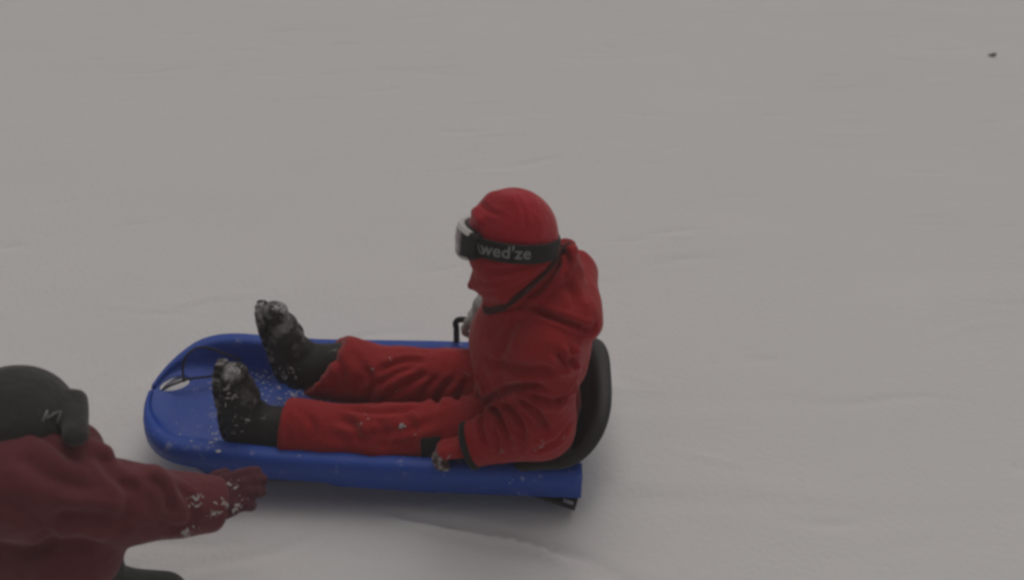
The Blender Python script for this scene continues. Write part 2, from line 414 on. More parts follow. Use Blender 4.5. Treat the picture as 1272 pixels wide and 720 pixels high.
# ================================================================== SETTING: snow
def snow_height(x, y):
    h = .006 * np.sin(x * 1.1 + .5 * y) * np.sin(y * .9 - 1) * np.clip(np.hypot(x, y) / 3, 0, 2)
    h = h + .0005 * np.sin((y + .07 * x) * 23 + 1.5 * np.sin(x * 1.7)) * np.sin(x * 1.3 + y * 2.7)
    r = np.random.default_rng(9)
    for k in range(26):                                  # wind-packed ridges and old slide marks, long in x
        cx, cy = r.uniform(-2.5, 3.0), r.uniform(-1.3, 3.2); an = r.normal(.08, .06); L = r.uniform(.12, .5); wd = r.uniform(.02, .05)
        u = (x - cx) * np.cos(an) + (y - cy) * np.sin(an); v = -(x - cx) * np.sin(an) + (y - cy) * np.cos(an) + .03 * np.sin(u * 7 + k)
        h = h + r.uniform(-.0022, .0016) * np.exp(-(u / L) ** 2 - (v / wd) ** 2)
    for k in range(330):                                 # short slanting scuffs
        cx, cy = r.uniform(-2.2, 2.8), r.uniform(-1.2, 3.0); an = r.normal(.26 if cx < 0 else -.06 if cy < -.3 else .10, .13); L = r.uniform(.03, .16); wd = r.uniform(.007, .017)
        u = (x - cx) * np.cos(an) + (y - cy) * np.sin(an); v = -(x - cx) * np.sin(an) + (y - cy) * np.cos(an) + .012 * np.sin(u * 16 + k)
        m_ = (np.abs(u) < L * 3) & (np.abs(v) < wd * 4)
        h = h + np.where(m_, r.uniform(-.0042, .0024) * np.exp(-(u / L) ** 2 - (v / wd) ** 2), 0)
    for off in (-.165, .15):                             # runner grooves left behind the sled
        yc = -.567 + off - .045 * (x + .33)
        t = np.clip((x - .12) / .1, 0, 1) * np.clip((1.4 - x) / 1.2, 0, 1)
        h = h - .0018 * t * np.exp(-((y - yc) / .025) ** 2)
    for k, (x0, x1, y0, dd) in enumerate([(-.28, .06, -.79, .026), (-.20, .12, -.80, .030), (-.12, .16, -.825, .024), (-.04, .20, -.85, .020), (.0, .24, -.88, .014), (.05, .3, -.915, .010)]):
        t = np.clip((x - x0) / .1, 0, 1) * np.clip((x1 - x) / .12, 0, 1); yc = y0 - .30 * (x - x0)
        h = h - .5 * dd * t * np.exp(-((y - yc) / .013) ** 2) + dd * .6 * t * np.exp(-((y - yc + .018) / .01) ** 2)
    d = np.maximum(np.abs(x + .33) - .47, 0) + np.maximum(np.abs(y + .567) - .15, 0)
    h = h - .012 * np.exp(-(d / .05) ** 2) + .006 * np.exp(-((d - .11) / .045) ** 2)
    return h
ax = np.concatenate([-np.geomspace(45, 2.6, 26), np.arange(-2.5, 3.01, .010), np.geomspace(3.1, 45, 26)])
ay = np.concatenate([-np.geomspace(45, 1.7, 22), np.arange(-1.6, 3.2, .009), np.geomspace(3.3, 45, 24)])
GX, GY = np.meshgrid(ax, ay, indexing='ij'); GZ = snow_height(GX, GY)
nx, ny = GX.shape
V = np.stack([GX.ravel(), GY.ravel(), GZ.ravel()], 1)
ii, jj = np.meshgrid(np.arange(nx - 1), np.arange(ny - 1), indexing='ij'); b0 = (ii * ny + jj).ravel()
F = np.stack([b0, b0 + ny, b0 + ny + 1, b0 + 1], 1)
o = link('snow_ground', mesh_from(V, F), None, (M_SNOW,)); tag(o, kind='structure')

# air: falling fine snow / fog
bm = bmesh.new(); bmesh.ops.create_cube(bm, size=1)
for v in bm.verts: v.co = Vector((v.co.x * 96, v.co.y * 96, -1.1 if v.co.z < 0 else 1.75))
me = bpy.data.meshes.new('haze'); bm.to_mesh(me); bm.free()
hz = link('haze', me); hz['kind'] = 'stuff'
m = bpy.data.materials.new('haze'); m.use_nodes = True; n = m.node_tree; n.nodes.clear()
pv = n.nodes.new('ShaderNodeVolumePrincipled'); pv.inputs['Color'].default_value = (.97, .97, .96, 1); pv.inputs['Density'].default_value = HAZE
mo = n.nodes.new('ShaderNodeOutputMaterial'); n.links.new(pv.outputs[0], mo.inputs['Volume']); me.materials.append(m)
m.cycles.homogeneous_volume = True if hasattr(m, 'cycles') else False

# ================================================================== SLED
sled = bpy.data.objects.new('plastic_sled', None); C.objects.link(sled)
sled.location = (-.33, -.567, 0); sled.rotation_euler = (0, 0, R(-2.6))
tag(sled, 'blue plastic bobsled with black backrest, carrying the seated child across the snow', 'sled')
SM = Matrix.Translation(sled.location) @ sled.rotation_euler.to_matrix().to_4x4()
def SL(x, y, z): return SM @ Vector((x, y, z))
def interp(x, xs, ys): return float(np.interp(x, xs, ys))
def hull_w(x):                                            # half width in plan
    if x < -.36:
        t = (x + .492) / .150; return max(.012, .187 * (1 - max(0, 1 - t) ** 2.4) ** .54)
    return .187 + .015 * min(1, (x + .36) / .5)
def zrim(x): return interp(x, [-.50, -.43, -.34, -.15, .5], [.126, .140, .138, .122, .118])
def zfl(x): return interp(x, [-.50, -.455, -.40, -.33, -.25, -.18, .5], [.120, .108, .082, .056, .036, .028, .028])
def skirt(x): return interp(x, [-.50, -.44, -.27, -.055, -.035, .5], [.018, .030, .050, .050, .060, .060])
xs = [-.4918, -.4908, -.489, -.486, -.481, -.474] + list(np.linspace(-.465, .485, 66))
V, F = [], []
for x in xs:
    w, zr, zf, sk = hull_w(x), zrim(x), zfl(x), skirt(x); ru = .006 * max(0, min(1, (x + .33) / .08)); cy = .0 * max(0, min(1, (-.20 - x) / .28)) ** 1.3
    kk = min(1, w / .13)
    inn = w - .058 * kk
    st = [(w + .006, zr - sk), (w + .003, zr - min(.014, sk * .6)), (w, zr - .005), (w - .006 * kk, zr), (w - .026 * kk, zr + .001), (w - .033 * kk, zr - .004 * kk),
          (w - .036 * kk, zr - .5 * (zr - zf) - .004 * kk), (w - .046 * kk, zf + .25 * (zr - zf) * .4), (inn, zf + .001), (inn * .86, zf), (inn * .68, zf + ru), (inn * .45, zf + ru), (inn * .25, zf), (0, zf)]
    for y_, z_ in st: V.append(SL(x, -y_ + cy, z_))
    for y_, z_ in st[::-1][1:]: V.append(SL(x, y_ + cy, z_))
K = 27
for i in range(len(xs) - 1):
    for k in range(K - 1): F.append((i * K + k, i * K + k + 1, (i + 1) * K + k + 1, (i + 1) * K + k))
# nose front skirt: close the front by an apron going down
base = len(V)
for k in range(K):
    p = SM.inverted() @ Vector(V[k]); V.append(SL(p.x - .006, p.y * .99, max(.095, p.z - .02) if 1 <= k <= K - 2 else p.z))
for k in range(K - 1): F.append((base + k, base + k + 1, k + 1, k))
me = mesh_from(V, F)
# slot in the nose for the tow cord: the deck is meshed finely there, then opened along an ellipse
hc = SM.inverted() @ at(217, 477, z=.108)
def slot_uv(p):
    q = SM.inverted() @ Vector(p); dx, dy = q.x - hc.x, q.y - hc.y; c_, s_2 = math.cos(R(37)), math.sin(R(37))
    return (dx * c_ - dy * s_2) / .018, (dx * s_2 + dy * c_) / .036
bm = bmesh.new(); bm.from_mesh(me)
for _ in range(3):
    fs = [f for f in bm.faces if f.calc_center_median().z > .05 and sum(v * v for v in slot_uv(f.calc_center_median())) < 5]
    bmesh.ops.subdivide_edges(bm, edges=list({e for f in fs for e in f.edges}), cuts=1, use_grid_fill=True)
kill = [f for f in bm.faces if f.calc_center_median().z > .05 and sum(v * v for v in slot_uv(f.calc_center_median())) < 1]
ks = set(kill); rim_v = [v for v in {v for f in kill for v in f.verts} if any(g_ not in ks for g_ in v.link_faces)]
bmesh.ops.delete(bm, geom=kill, context='FACES')
for v in rim_v:
    if not v.is_valid: continue
    u, w_ = slot_uv(v.co); r_ = math.hypot(u, w_)
    q = SM.inverted() @ v.co; q.x = hc.x + (q.x - hc.x) / r_; q.y = hc.y + (q.y - hc.y) / r_; v.co = SM @ q
bm.to_mesh(me); bm.free(); me.polygons.foreach_set('use_smooth', [True] * len(me.polygons))
hull = modded(me, ('SOLIDIFY', dict(thickness=.004, offset=-1)))
hull.materials.clear()
o = link('hull', hull, sled, (M_BLUED,))
hullV = np.array([tuple(v.co) for v in hull.vertices]); hullV = np.array([tuple(SM @ Vector(v)) for v in hullV])
hull_bvh = BVHTree.FromPolygons([Vector(v) for v in hullV], [tuple(p.vertices) for p in hull.polygons])
# underbody: the two runner keels
for sgn in (-1, 1):
    V, F = [], []
    X = np.linspace(-.37, .46, 30)
    for x in X:
        zt = zfl(x) - .006; zb = max(.000, zt - .045) + (.03 if x < -.35 else 0); zb = min(zb, zt - .004)
        for dy, z_ in ((-.045, zt), (-.03, zb), (.03, zb), (.045, zt)): V.append(SL(x, sgn * .115 + dy, z_))
    for i in range(len(X) - 1):
        for k in range(3): F.append((i * 4 + k, (i + 1) * 4 + k, (i + 1) * 4 + k + 1, i * 4 + k + 1))
        F.append((i * 4 + 3, (i + 1) * 4 + 3, (i + 1) * 4, i * 4))
    F.append((0, 1, 2, 3)); F.append(tuple((len(X) - 1) * 4 + q for q in (3, 2, 1, 0)))
    link('runner', mesh_from(V, F, smooth=False), sled, (M_BLUE,))
# rear transom
V, F = [], []
for x in (.481, .486):
    for (y_, z_) in [(-.198, .058), (-.198, .108), (-.168, .108), (-.15, .04), (.15, .04), (.168, .108), (.198, .108), (.198, .058), (.16, .02), (-.16, .02)]: V.append(SL(x, y_, z_))
F = [tuple(range(9, -1, -1)), tuple(range(10, 20))] + [(k, (k + 1) % 10, 10 + (k + 1) % 10, 10 + k) for k in range(10)]
link('rear_panel', mesh_from(V, F, smooth=False), sled, (M_BLUE,))

# black backrest: a bucket that wraps the rear of the seat
def back_top(x_, y_):                                      # height of the upper edge
    arch = .112 + .100 * max(0, 1 - (abs(y_) / .186) ** 3.0) ** .55
    return arch if x_ > .40 else .112 + (arch - .112) * max(0, (x_ - .34) / .06)
V, F = [], []; NT, NV = 61, 9; edge = []
for i in range(NT):
    t = -1 + 2 * i / (NT - 1); th = t * R(100)
    cx_ = .385 + .090 * math.copysign(abs(math.cos(th)) ** .45, math.cos(th)); cy_ = .182 * math.copysign(abs(math.sin(th)) ** .55, math.sin(th))
    for j in range(NV):
        v_ = j / (NV - 1); z_ = .045 + (back_top(cx_, cy_) - .045) * v_
        lean = (.026 * min(1, (z_ - .045) / .07) + .036 * max(0, (z_ - .10) / .16)) * max(0, math.cos(th)) ** .25
        V.append(SL(cx_ + lean, cy_ * (1 - .02 * v_), z_))
    edge.append(V[-1])
for i in range(NT - 1):
    for j in range(NV - 1): F.append((i * NV + j, i * NV + j + 1, (i + 1) * NV + j + 1, (i + 1) * NV + j))
br = modded(mesh_from(V, F), ('SOLIDIFY', dict(thickness=.012, offset=1)), ('SUBSURF', dict(levels=1)))
bro = link('backrest', br, sled, (M_BLK,))
EV, EF = tube([p + (p - SL(.36, 0, p.z)).normalized() * .004 for p in edge], [.017] * NT, 12, flat=.55)
link('backrest_rim', mesh_from(EV, EF), bro, (M_CHAR,))
# seat pad
V, F = [], []; gx = np.linspace(.20, .47, 14); gy = np.linspace(-.150, .150, 14)
for x in gx:
    for y_ in gy: V.append(SL(x, y_, .036 + .010 * (1 - (y_ / .15) ** 4) * (1 - ((x - .335) / .135) ** 4) + .03 * (abs(y_) / .15) ** 6))
for i in range(13):
    for j in range(13): F.append((i * 14 + j, (i + 1) * 14 + j, (i + 1) * 14 + j + 1, i * 14 + j + 1))
link('seat_pad', modded(mesh_from(V, F), ('SOLIDIFY', dict(thickness=.01, offset=-1))), sled, (M_BLK,))

# brake levers
lv = [at(567, 428, y=-.375), at(567, 410, y=-.375), at(566, 401, y=-.375), at(570, 397, y=-.376), at(578, 397, y=-.385), at(592, 398, y=-.40)]
lv = [Vector((p.x, p.y, p.z)) for p in lv]; VV, FF = tube(catmull(lv, 6), .0075, 12)
lvo = link('brake_lever', mesh_from(VV, FF), sled, (M_BLK,)); lvo['label'] = 'upright black hooked brake lever on the far rim'
# near lever end: flat bar with an eye, sticking out below the rim
A_ = at(655, 606, z=.040); B_ = at(716, 626, z=.028); u_ = (B_ - A_).normalized(); s_ = u_.cross(Vector((0, 0, 1))).normalized()
L_ = (B_ - A_).length; bm = bmesh.new()
def rect(l0, l1, w0, w1): return [A_ + u_ * l + s_ * w for l, w in ((l0, w0), (l1, w0), (l1, w1), (l0, w1))]
V, F = [], []
outer = [(0, -.012), (L_, -.014), (L_ + .003, -.010), (L_ + .003, .010), (L_, .014), (0, .012)]
hole = [(L_ - .030, -.0095), (L_ - .006, -.0095), (L_ - .006, .0095), (L_ - .030, .0095)]
ring_o = [(L_ - .045, -.0135), (L_, -.014), (L_ , .014), (L_ - .045, .0135)]
def add(pts, z_): 
    i0 = len(V)
    for l, w in pts: V.append(A_ + u_ * l + s_ * w + Vector((0, 0, z_)))
    return i0
for z_, fl in ((.005, 1), (-.005, -1)):
    i0 = add(ring_o, z_); i1 = add(hole, z_)
    for k in range(4):
        q = (i0 + k, i0 + (k + 1) % 4, i1 + (k + 1) % 4, i1 + k); F.append(q if fl > 0 else q[::-1])
    i2 = add([(0, -.012), (L_ - .045, -.0135), (L_ - .045, .0135), (0, .012)], z_); q = (i2, i2 + 1, i2 + 2, i2 + 3); F.append(q if fl > 0 else q[::-1])
for k in range(4):
    for o0 in (0, 4): F.append((o0 + k, 12 + o0 + k, 12 + o0 + (k + 1) % 4, o0 + (k + 1) % 4))
for k in (0, 2, 3): F.append((8 + k, 20 + k, 20 + (k + 1) % 4, 8 + (k + 1) % 4))
lvo2 = link('brake_lever', modded(mesh_from(V, F, smooth=False), ('BEVEL', dict(width=.0015, segments=2))), sled, (M_BLK,)); lvo2['label'] = 'flat black brake lever end with an eye below the near rim'

# tow cord: two loops from the nose slot
def cordpts(px): return [at(x, y, z=z + .030 * min(1, max(0, (318 - x) / 60))) for x, y, z in px]
c1 = catmull(cordpts([(198, 487, .080), (206, 481, .088), (218, 476, .098), (236, 470, .096), (262, 467, .080), (284, 462, .070), (300, 455, .068), (314, 448, .062), (316, 444, .06)]), 8)
c2 = catmull(cordpts([(229, 474, .098), (227, 460, .115), (229, 447, .135), (237, 436, .145), (250, 431, .145), (266, 434, .13), (284, 441, .10), (302, 447, .075), (316, 444, .06)]), 8)
VV, FF = tube(c1 + c2[::-1][1:], .0028, 8)
link('tow_cord', mesh_from(VV, FF), sled, (M_CORD,))

# ================================================================== CHILD ON THE SLED
YC = -.585
def mir(p): return Vector((p[0], 2 * YC - p[1], p[2]))
nh = dict(hip=Vector((.04, -.655, .115)), knee=at(470, 542, y=-.672), ank=at(345, 532, y=-.662))
fh = dict(hip=Vector((.04, -.515, .13)), knee=at(500, 470, y=-.515), ank=at(404, 453, y=-.492))
n_heel, n_toe = at(304, 530, y=-.655), at(296, 470, y=-.648)
f_heel, f_toe = at(368, 455, y=-.49), at(347, 392, y=-.475)
sh_n, el_n, wr_n = Vector((.065, -.70, .385)), Vector((.058, -.735, .212)), Vector((-.078, -.742, .160))
sh_f, el_f, wr_f = mir((.06, -.70, .385)), Vector((.05, -.425, .275)), at(603, 381, y=-.475)
head_c = Vector((.0, YC, .572))
hn = hand(wr_n + Vector((-.012, 0, -.004)), (-1, -.12, -.10), (0, -.45, -1), size=.110, curl=(48, 55, 35), thumb_side=-1, fat=1.35)
hf = hand(wr_f, at(570, 401, y=-.41) - wr_f, (.35, .2, -1), size=.120, curl=(6, 30, 50), thumb_side=1, fat=1.0, spread=10)

hf.append((wr_f - (wr_f - el_f).normalized() * .045, wr_f, .034, .030, 0))

# body: one continuous skin surface
def build_body(g, prims, hands, head, headr, face, k=.03):
    f = None
    for p in prims:
        c = g.cone(*p[:4], **(p[4] if len(p) > 4 else {})); f = c if f is None else smin(f, c, k)
    f = smin(f, g.ell(head, headr), .02)
    d = Vector(face).normalized(); s = d.cross(Vector((0, 0, 1))).normalized(); up = s.cross(d)
    H = Vector(head); rx = headr[0]
    f = smin(f, g.cone(H + d * rx * .95 + up * .01, H + d * (rx + .012) - up * .012, .006, .010), .012)      # nose
    f = smin(f, g.cone(H + d * rx * .7 - up * .05 - s * .02, H + d * rx * .7 - up * .05 + s * .02, .022, .022), .02)  # chin
    for q in (-1, 1):
        f = smax(f, -g.ell(H + d * rx * 1.0 + s * q * .03 + up * .012, (.012, .012, .009)), .01)          # eye sockets
        f = smin(f, g.ell(H + d * rx * .86 + s * q * .03 + up * .012, (.013, .013, .012)), .003)
        f = smin(f, g.ell(H + s * q * headr[1] * .98, (.014, .008, .022)), .006)                             # ears
    f = smax(f, -g.cone(H + d * (rx + .002) - up * .036 - s * .016, H + d * (rx + .002) - up * .036 + s * .016, .004, .004), .006)
    for cs in hands: f = smin(f, caps_field(g, cs, shrink=.003), .008)
    return f
g = G((-.72, -.84, .02), (.20, -.34, .70), .0055)
prims = [((.055, YC, .14), (.05, YC, .30), .085, .08, dict(sc=(1, 1.3, 1))), ((.05, YC, .30), (.05, YC, .38), .08, .075, dict(sc=(1, 1.3, 1))),
         ((.05, YC, .40), (.02, YC, .52), .045, .040),
         (sh_n + Vector((0, .02, 0)), sh_f - Vector((0, .02, 0)), .042, .042), (sh_n, el_n, .036, .03), (el_n, wr_n, .029, .020), (sh_f, el_f, .036, .03), (el_f, wr_f, .029, .020),
         (nh['hip'], nh['knee'], .058, .042), (nh['knee'], nh['ank'], .038, .026), (nh['ank'], n_heel, .024, .018), (n_heel, n_heel.lerp(n_toe, .80), .018, .013),
         (fh['hip'], fh['knee'], .058, .042), (fh['knee'], fh['ank'], .038, .026), (fh['ank'], f_heel, .024, .018), (f_heel, f_heel.lerp(f_toe, .80), .018, .013)]
V, F = g.mesh(build_body(g, prims, (hn, hf), head_c, (.076, .066, .092), (-1, 0, -.08)))
child = link('person', mesh_from(V, F), None, (M_SKIN,), loc=(.06, YC, .05))
tag(child, 'person in red jacket, trousers, hat and goggles sitting on the blue sled, boots forward', 'person')

# trousers
g = G((-.60, -.80, .0), (.20, -.36, .32), .0042)
f = g.cone((.06, YC, .13), (.0, YC, .12), .095, .085, sc=(1, 1.35, 1))
cn = nh['ank'] + Vector((.028, 0, .0)); cf = fh['ank'] + Vector((.0, 0, .0))
ln = smin(g.cone(nh['hip'], nh['knee'], .080, .067), g.cone(nh['knee'], cn, .065, .066), .03)
lf = smin(g.cone(fh['hip'], fh['knee'], .080, .066), g.cone(fh['knee'], cf, .066, .080), .03)
dn = (nh['ank'] - nh['knee']).normalized(); df = (fh['ank'] - fh['knee']).normalized()
ln = smax(ln, g.plane(cn + dn * .012, dn), .006)
dff = (df + Vector((0, 0, .75))).normalized()
lf = smax(lf, g.plane(cf + df * .004, dff), .006)
f = smin(f, ln, .03); f = smin(f, lf, .012)
f = smax(f, -g.cone(cn + dn * .02, cn - dn * .02, .052, .048), .005); f = smax(f, -g.cone(cf + df * .05, cf - df * .02, .056, .048), .005)
f = f + .0052 * g.noise(36, 5, (1.7, 1, 1)) + .0020 * g.noise(95, 6, (1.5, 1, 1))
f = smax(f, -g.plane((0, 0, .032), (0, 0, 1)), .01)
V, F = g.mesh(f)
V = fold(V, F, [([(470, 462), (500, 450), (530, 449)], .007, .008), ([(465, 480), (495, 462), (520, 456)], .006, .007), ([(470, 500), (500, 480), (535, 462)], .008, .008),
                ([(540, 505), (548, 485), (565, 468)], .009, .008), ([(520, 500), (530, 480), (548, 466)], .006, .008), ([(565, 500), (572, 485), (580, 470)], .008, .007),
                ([(430, 508), (470, 512), (520, 508)], .006, .008), ([(450, 540), (500, 535), (545, 520)], .004, .009), ([(400, 540), (460, 548), (520, 552)], .003, .01),
                ([(400, 430), (396, 455), (400, 485)], .003, .006), ([(360, 510), (357, 530), (362, 552)], .003, .006),
                ([(440, 440), (450, 460), (448, 485)], .004, .01), ([(420, 520), (440, 530), (445, 550)], .006, .009), ([(470, 520), (478, 538), (474, 560)], .005, .008), ([(380, 515), (390, 530), (386, 552)], .004, .008), ([(415, 440), (425, 465), (420, 490)], .005, .009), ([(455, 455), (462, 475), (455, 500)], .006, .008), ([(500, 515), (515, 530), (510, 555)], .005, .008)])
tro = link('trousers', mesh_from(V, F), child, (M_REDT,))
flecks(V, F, [(462, 457, .0035, 2), (487, 445, .003, 3), (445, 527, .0035, 3), (500, 530, .0045, 5), (580, 462, .003, 3), (494, 484, .002, 3), (515, 537, .002, 3), (455, 514, .002, 3)], 'snow_flecks', tro, jit=1.8)
tb = bvh_of(V, F)
# dark patch on the near knee side: follows the cloth
def patch(bvh, quad, name, parent, mat_, n_=7, off=.002):
    V, F = [], []
    for i in range(n_):
        for j in range(n_):
            u, v = i / (n_ - 1), j / (n_ - 1)
            a = [(1 - u) * (1 - v), u * (1 - v), u * v, (1 - u) * v]; px = sum(a[k] * quad[k][0] for k in range(4)); py = sum(a[k] * quad[k][1] for k in range(4))
            h = bvh.ray_cast(CAM, ray(px, py).normalized())
            if h[0] is None: h = (at(px, py, y=-.72), -ray(px, py).normalized())
            nn = h[1] if h[1].dot(CAM - h[0]) > 0 else -h[1]
            V.append(h[0] + nn * off)
    for i in range(n_ - 1):
        for j in range(n_ - 1): F.append((i * n_ + j, (i + 1) * n_ + j, (i + 1) * n_ + j + 1, i * n_ + j + 1))
    return link(name, modded(mesh_from(V, F), ('SOLIDIFY', dict(thickness=.003, offset=-1))), parent, (mat_,))
patch(tb, [(522, 544), (547, 541), (546, 560), (524, 566)], 'knee_patch', tro, M_BLKC)

# jacket
g = G((-.17, -.84, .035), (.24, -.335, .63), .0042)
SC = dict(sc=(1, 1.22, 1), c=(.04, YC, .3))
f = g.cone((.030, YC, .17), (.038, YC, .31), .106, .122, **SC)
f = smin(f, g.cone((.040, YC, .31), (.045, YC, .42), .115, .076, sc=(1, 1.25, 1), c=(.04, YC, .3)), .05)
f = smin(f, g.cone(sh_n + Vector((0, .015, .0)), sh_f - Vector((0, .015, .0)), .062, .062), .05)
f = smin(f, g.cone((.02, YC, .13), (.050, YC, .12), .095, .080, sc=(1, 1.35, 1)), .04)
# collar: wide soft cone cut by the slanting neckline
col = g.cone((.032, YC, .40), (.038, YC, .56), .080, .090, sc=(1.0, 1.0, 1))
p0, p1, p2 = at(605, 382, y=-.62), at(705, 305, y=-.60), at(650, 358, y=-.675)
nd = Vector((-.65, 0, .76)).normalized(); pc = Vector((.024, YC, .470))
col = smax(col, g.plane(pc, nd), .008)
f = smin(f, col, .025)
# hood lying on the back
hd = g.cone((.126, YC - .072, .428), (.126, YC + .072, .428), .054, .054)
hd = smin(hd, g.cone((.110, YC - .03, .46), (.113, YC - .012, .553), .036, .009), .02)
hd = smin(hd, g.cone((.095, YC - .085, .455), (.124, YC - .02, .502), .028, .016), .02)
hd = smin(hd, g.cone((.095, YC + .085, .455), (.124, YC + .02, .502), .028, .016), .02)
f = smin(f, hd, .016)
# sleeves
sn = smin(g.cone(sh_n, el_n, .070, .066), g.cone(el_n, wr_n, .068, .050), .03)
dwn = (wr_n - el_n).normalized(); sn = smax(sn, g.plane(wr_n + dwn * .012, dwn), .006)
sf = smin(g.cone(sh_f, el_f, .064, .055), g.cone(el_f, wr_f, .052, .040), .03)
dwf = (wr_f - el_f).normalized(); sf = smax(sf, g.plane(wr_f + dwf * .008, dwf), .006)
f = smin(f, sn, .018); f = smin(f, sf, .018)
# hollow the cuffs so the gloves go inside
f = smax(f, -g.cone(wr_n + dwn * .03, wr_n - dwn * .01, .038, .034), .004)
f = smax(f, -g.cone(head_c + Vector((0, 0, .0)), (.02, YC, .50), .085, .070), .006)
f = smax(f, -g.plane((0, 0, .048), (0, 0, 1)), .01)
f = f + .0042 * g.noise(34, 11) + .0022 * g.noise(80, 12)
V, F = g.mesh(f)
Z_ = [([(600, 505), (612, 492), (640, 480), (680, 478)], .011, .008), ([(610, 500), (622, 520), (632, 548)], .009, .007), ([(625, 497), (642, 515), (655, 545)], .008, .007),
      ([(640, 492), (665, 508), (682, 535)], .008, .007), ([(650, 485), (680, 496), (705, 500)], .008, .008), ([(600, 512), (598, 530), (604, 552)], .007, .006),
      ([(665, 480), (700, 492), (720, 490)], .005, .008), ([(600, 445), (640, 455), (700, 458)], .006, .010), ([(690, 436), (705, 452), (722, 440)], .010, .009),
      ([(705, 430), (712, 448), (710, 462)], .006, .007), ([(660, 385), (690, 395), (720, 405), (735, 408)], .008, .007), ([(615, 380), (650, 378), (680, 388)], .005, .008),
      ([(590, 455), (600, 475), (612, 492)], .009, .008), ([(640, 395), (628, 430), (618, 460)], .003, .012), ([(700, 350), (712, 365), (716, 385)], .004, .010),
      ([(700, 310), (706, 325), (700, 345)], .005, .006), ([(655, 560), (690, 548), (712, 520)], .004, .007), ([(595, 490), (590, 505), (588, 520)], .008, .006),
      ([(720, 470), (705, 490), (690, 500)], .006, .007), ([(640, 530), (650, 545), (648, 560)], .005, .006), ([(615, 530), (620, 545), (618, 562)], .005, .006)]
Z_ = [(p_, d_ * 1.35, w_ * .92) for p_, d_, w_ in Z_]; V = fold(V, F, Z_); V = fold(V, F, [([(742, 400), (735, 410), (720, 412)], .006, .007)])
jac = link('jacket', mesh_from(V, F), child, (M_RED,)); jb = bvh_of(V, F)
# reflective piping bits and snow on the sleeve underside
flecks(V, F, [(668, 556, .003, 6), (675, 550, .0028, 6), (700, 544, .0022, 4), (625, 561, .0025, 4), (620, 563, .002, 3)], 'snow_flecks', jac, jit=2.2)
# neckline trim
def ring(pts_near):
    out = []
    for px, py in pts_near:
        h = jb.ray_cast(CAM, ray(px, py).normalized()); out.append(h[0] if h[0] is not None else None)
    return out
def neck_ring(n_=48, rx=.093, ry=.088):
    out = []
    t1 = Vector((.76, 0, .65)).normalized(); t2 = Vector((0, 1, 0))
    for k in range(n_):
        an = 2 * math.pi * k / n_
        p = pc + t1 * (math.cos(an) * (.125)) + t2 * (math.sin(an) * ry); out.append(p)
    return out
# black cuff band at the near sleeve, continuing as piping along the sleeve underside
cu = dwn; s1 = cu.cross(Vector((0, 0, 1))).normalized(); s2 = s1.cross(cu)
ringp = [wr_n + cu * .010 + s1 * math.cos(t) * .047 + s2 * math.sin(t) * .047 for t in np.linspace(0, 2 * math.pi, 30, endpoint=False)]
VV, FF = tube(ringp, .0058, 8, closed=True, up=cu, flat=1.3)
link('cuff', mesh_from(VV, FF), jac, (M_BLKC,))

# neck gaiter
g = G((-.14, -.70, .36), (.12, -.47, .64), .004)
f = g.ell((-.002, YC, .545), (.086, .078, .075))
f = smin(f, g.cone((-.025, YC, .495), (-.083, YC, .457), .062, .009, sc=(1, 1.35, 1)), .012)
f = smin(f, g.cone((.02, YC, .52), (.015, YC, .40), .074, .078), .03)
f = smax(f, g.plane((0, YC, .574), (.10, .33, 1)), .006)
f = f + .0022 * g.noise(60, 21)
V, F = g.mesh(f)
V = fold(V, F, [([(590, 350), (620, 352), (655, 340)], .003, .006), ([(600, 365), (630, 358), (660, 345)], .003, .006), ([(600, 335), (640, 333), (680, 322)], .003, .006)])
link('neck_gaiter', mesh_from(V, F), child, (M_RED,))
gb = bvh_of(V, F); near = []
for px, py in catmull_px([(603, 386), (618, 384), (636, 374), (655, 358), (674, 341), (688, 325), (697, 312), (708, 303)]):
    hs_ = [h for h in (b_.ray_cast(CAM, ray(px, py).normalized()) for b_ in (jb, gb)) if h[0] is not None]
    if hs_: near.append(min(hs_, key=lambda h: h[3])[0])
near = [sum((near[min(max(i + q, 0), len(near) - 1)] for q in (-2, -1, 0, 1, 2)), Vector()) / 5 for i in range(len(near))]
pts_ = near + [mir(p) for p in near[::-1]]
VV, FF = tube(pts_, [.0085 - .003 * min(i, len(pts_) - 1 - i) / len(near) for i in range(len(pts_))], 10, closed=True, up=(-.65, 0, .76))
link('collar_trim', mesh_from(VV, FF), jac, (M_TRIM,))

# hat
g = G((-.12, -.70, .53), (.12, -.47, .72), .0036)
f = g.ell(head_c + Vector((.001, 0.004, -.004)), (.090, .083, .105))
f = smin(f, g.cone((-.067, YC - .005, .632), (-.060, YC - .03, .632), .013, .011), .008)
f = smin(f, g.cone((-.035, YC + .01, .652), (.0, YC - .01, .662), .013, .012), .02)
sn_ = Vector((.10, .33, 1)).normalized(); spt = Vector((0, YC, .571))       # plane of the strap (head tipped slightly away)
f = smax(f, -g.plane(spt - sn_ * .012, sn_), .004)
f = f + .0034 * g.noise(46, 31)
V, F = g.mesh(f)
V = fold(V, F, [([(596, 252), (608, 262), (622, 268)], .003, .005), ([(640, 240), (650, 262), (652, 290)], .0014, .004)])
link('hat', mesh_from(V, F), child, (M_REDHAT,))

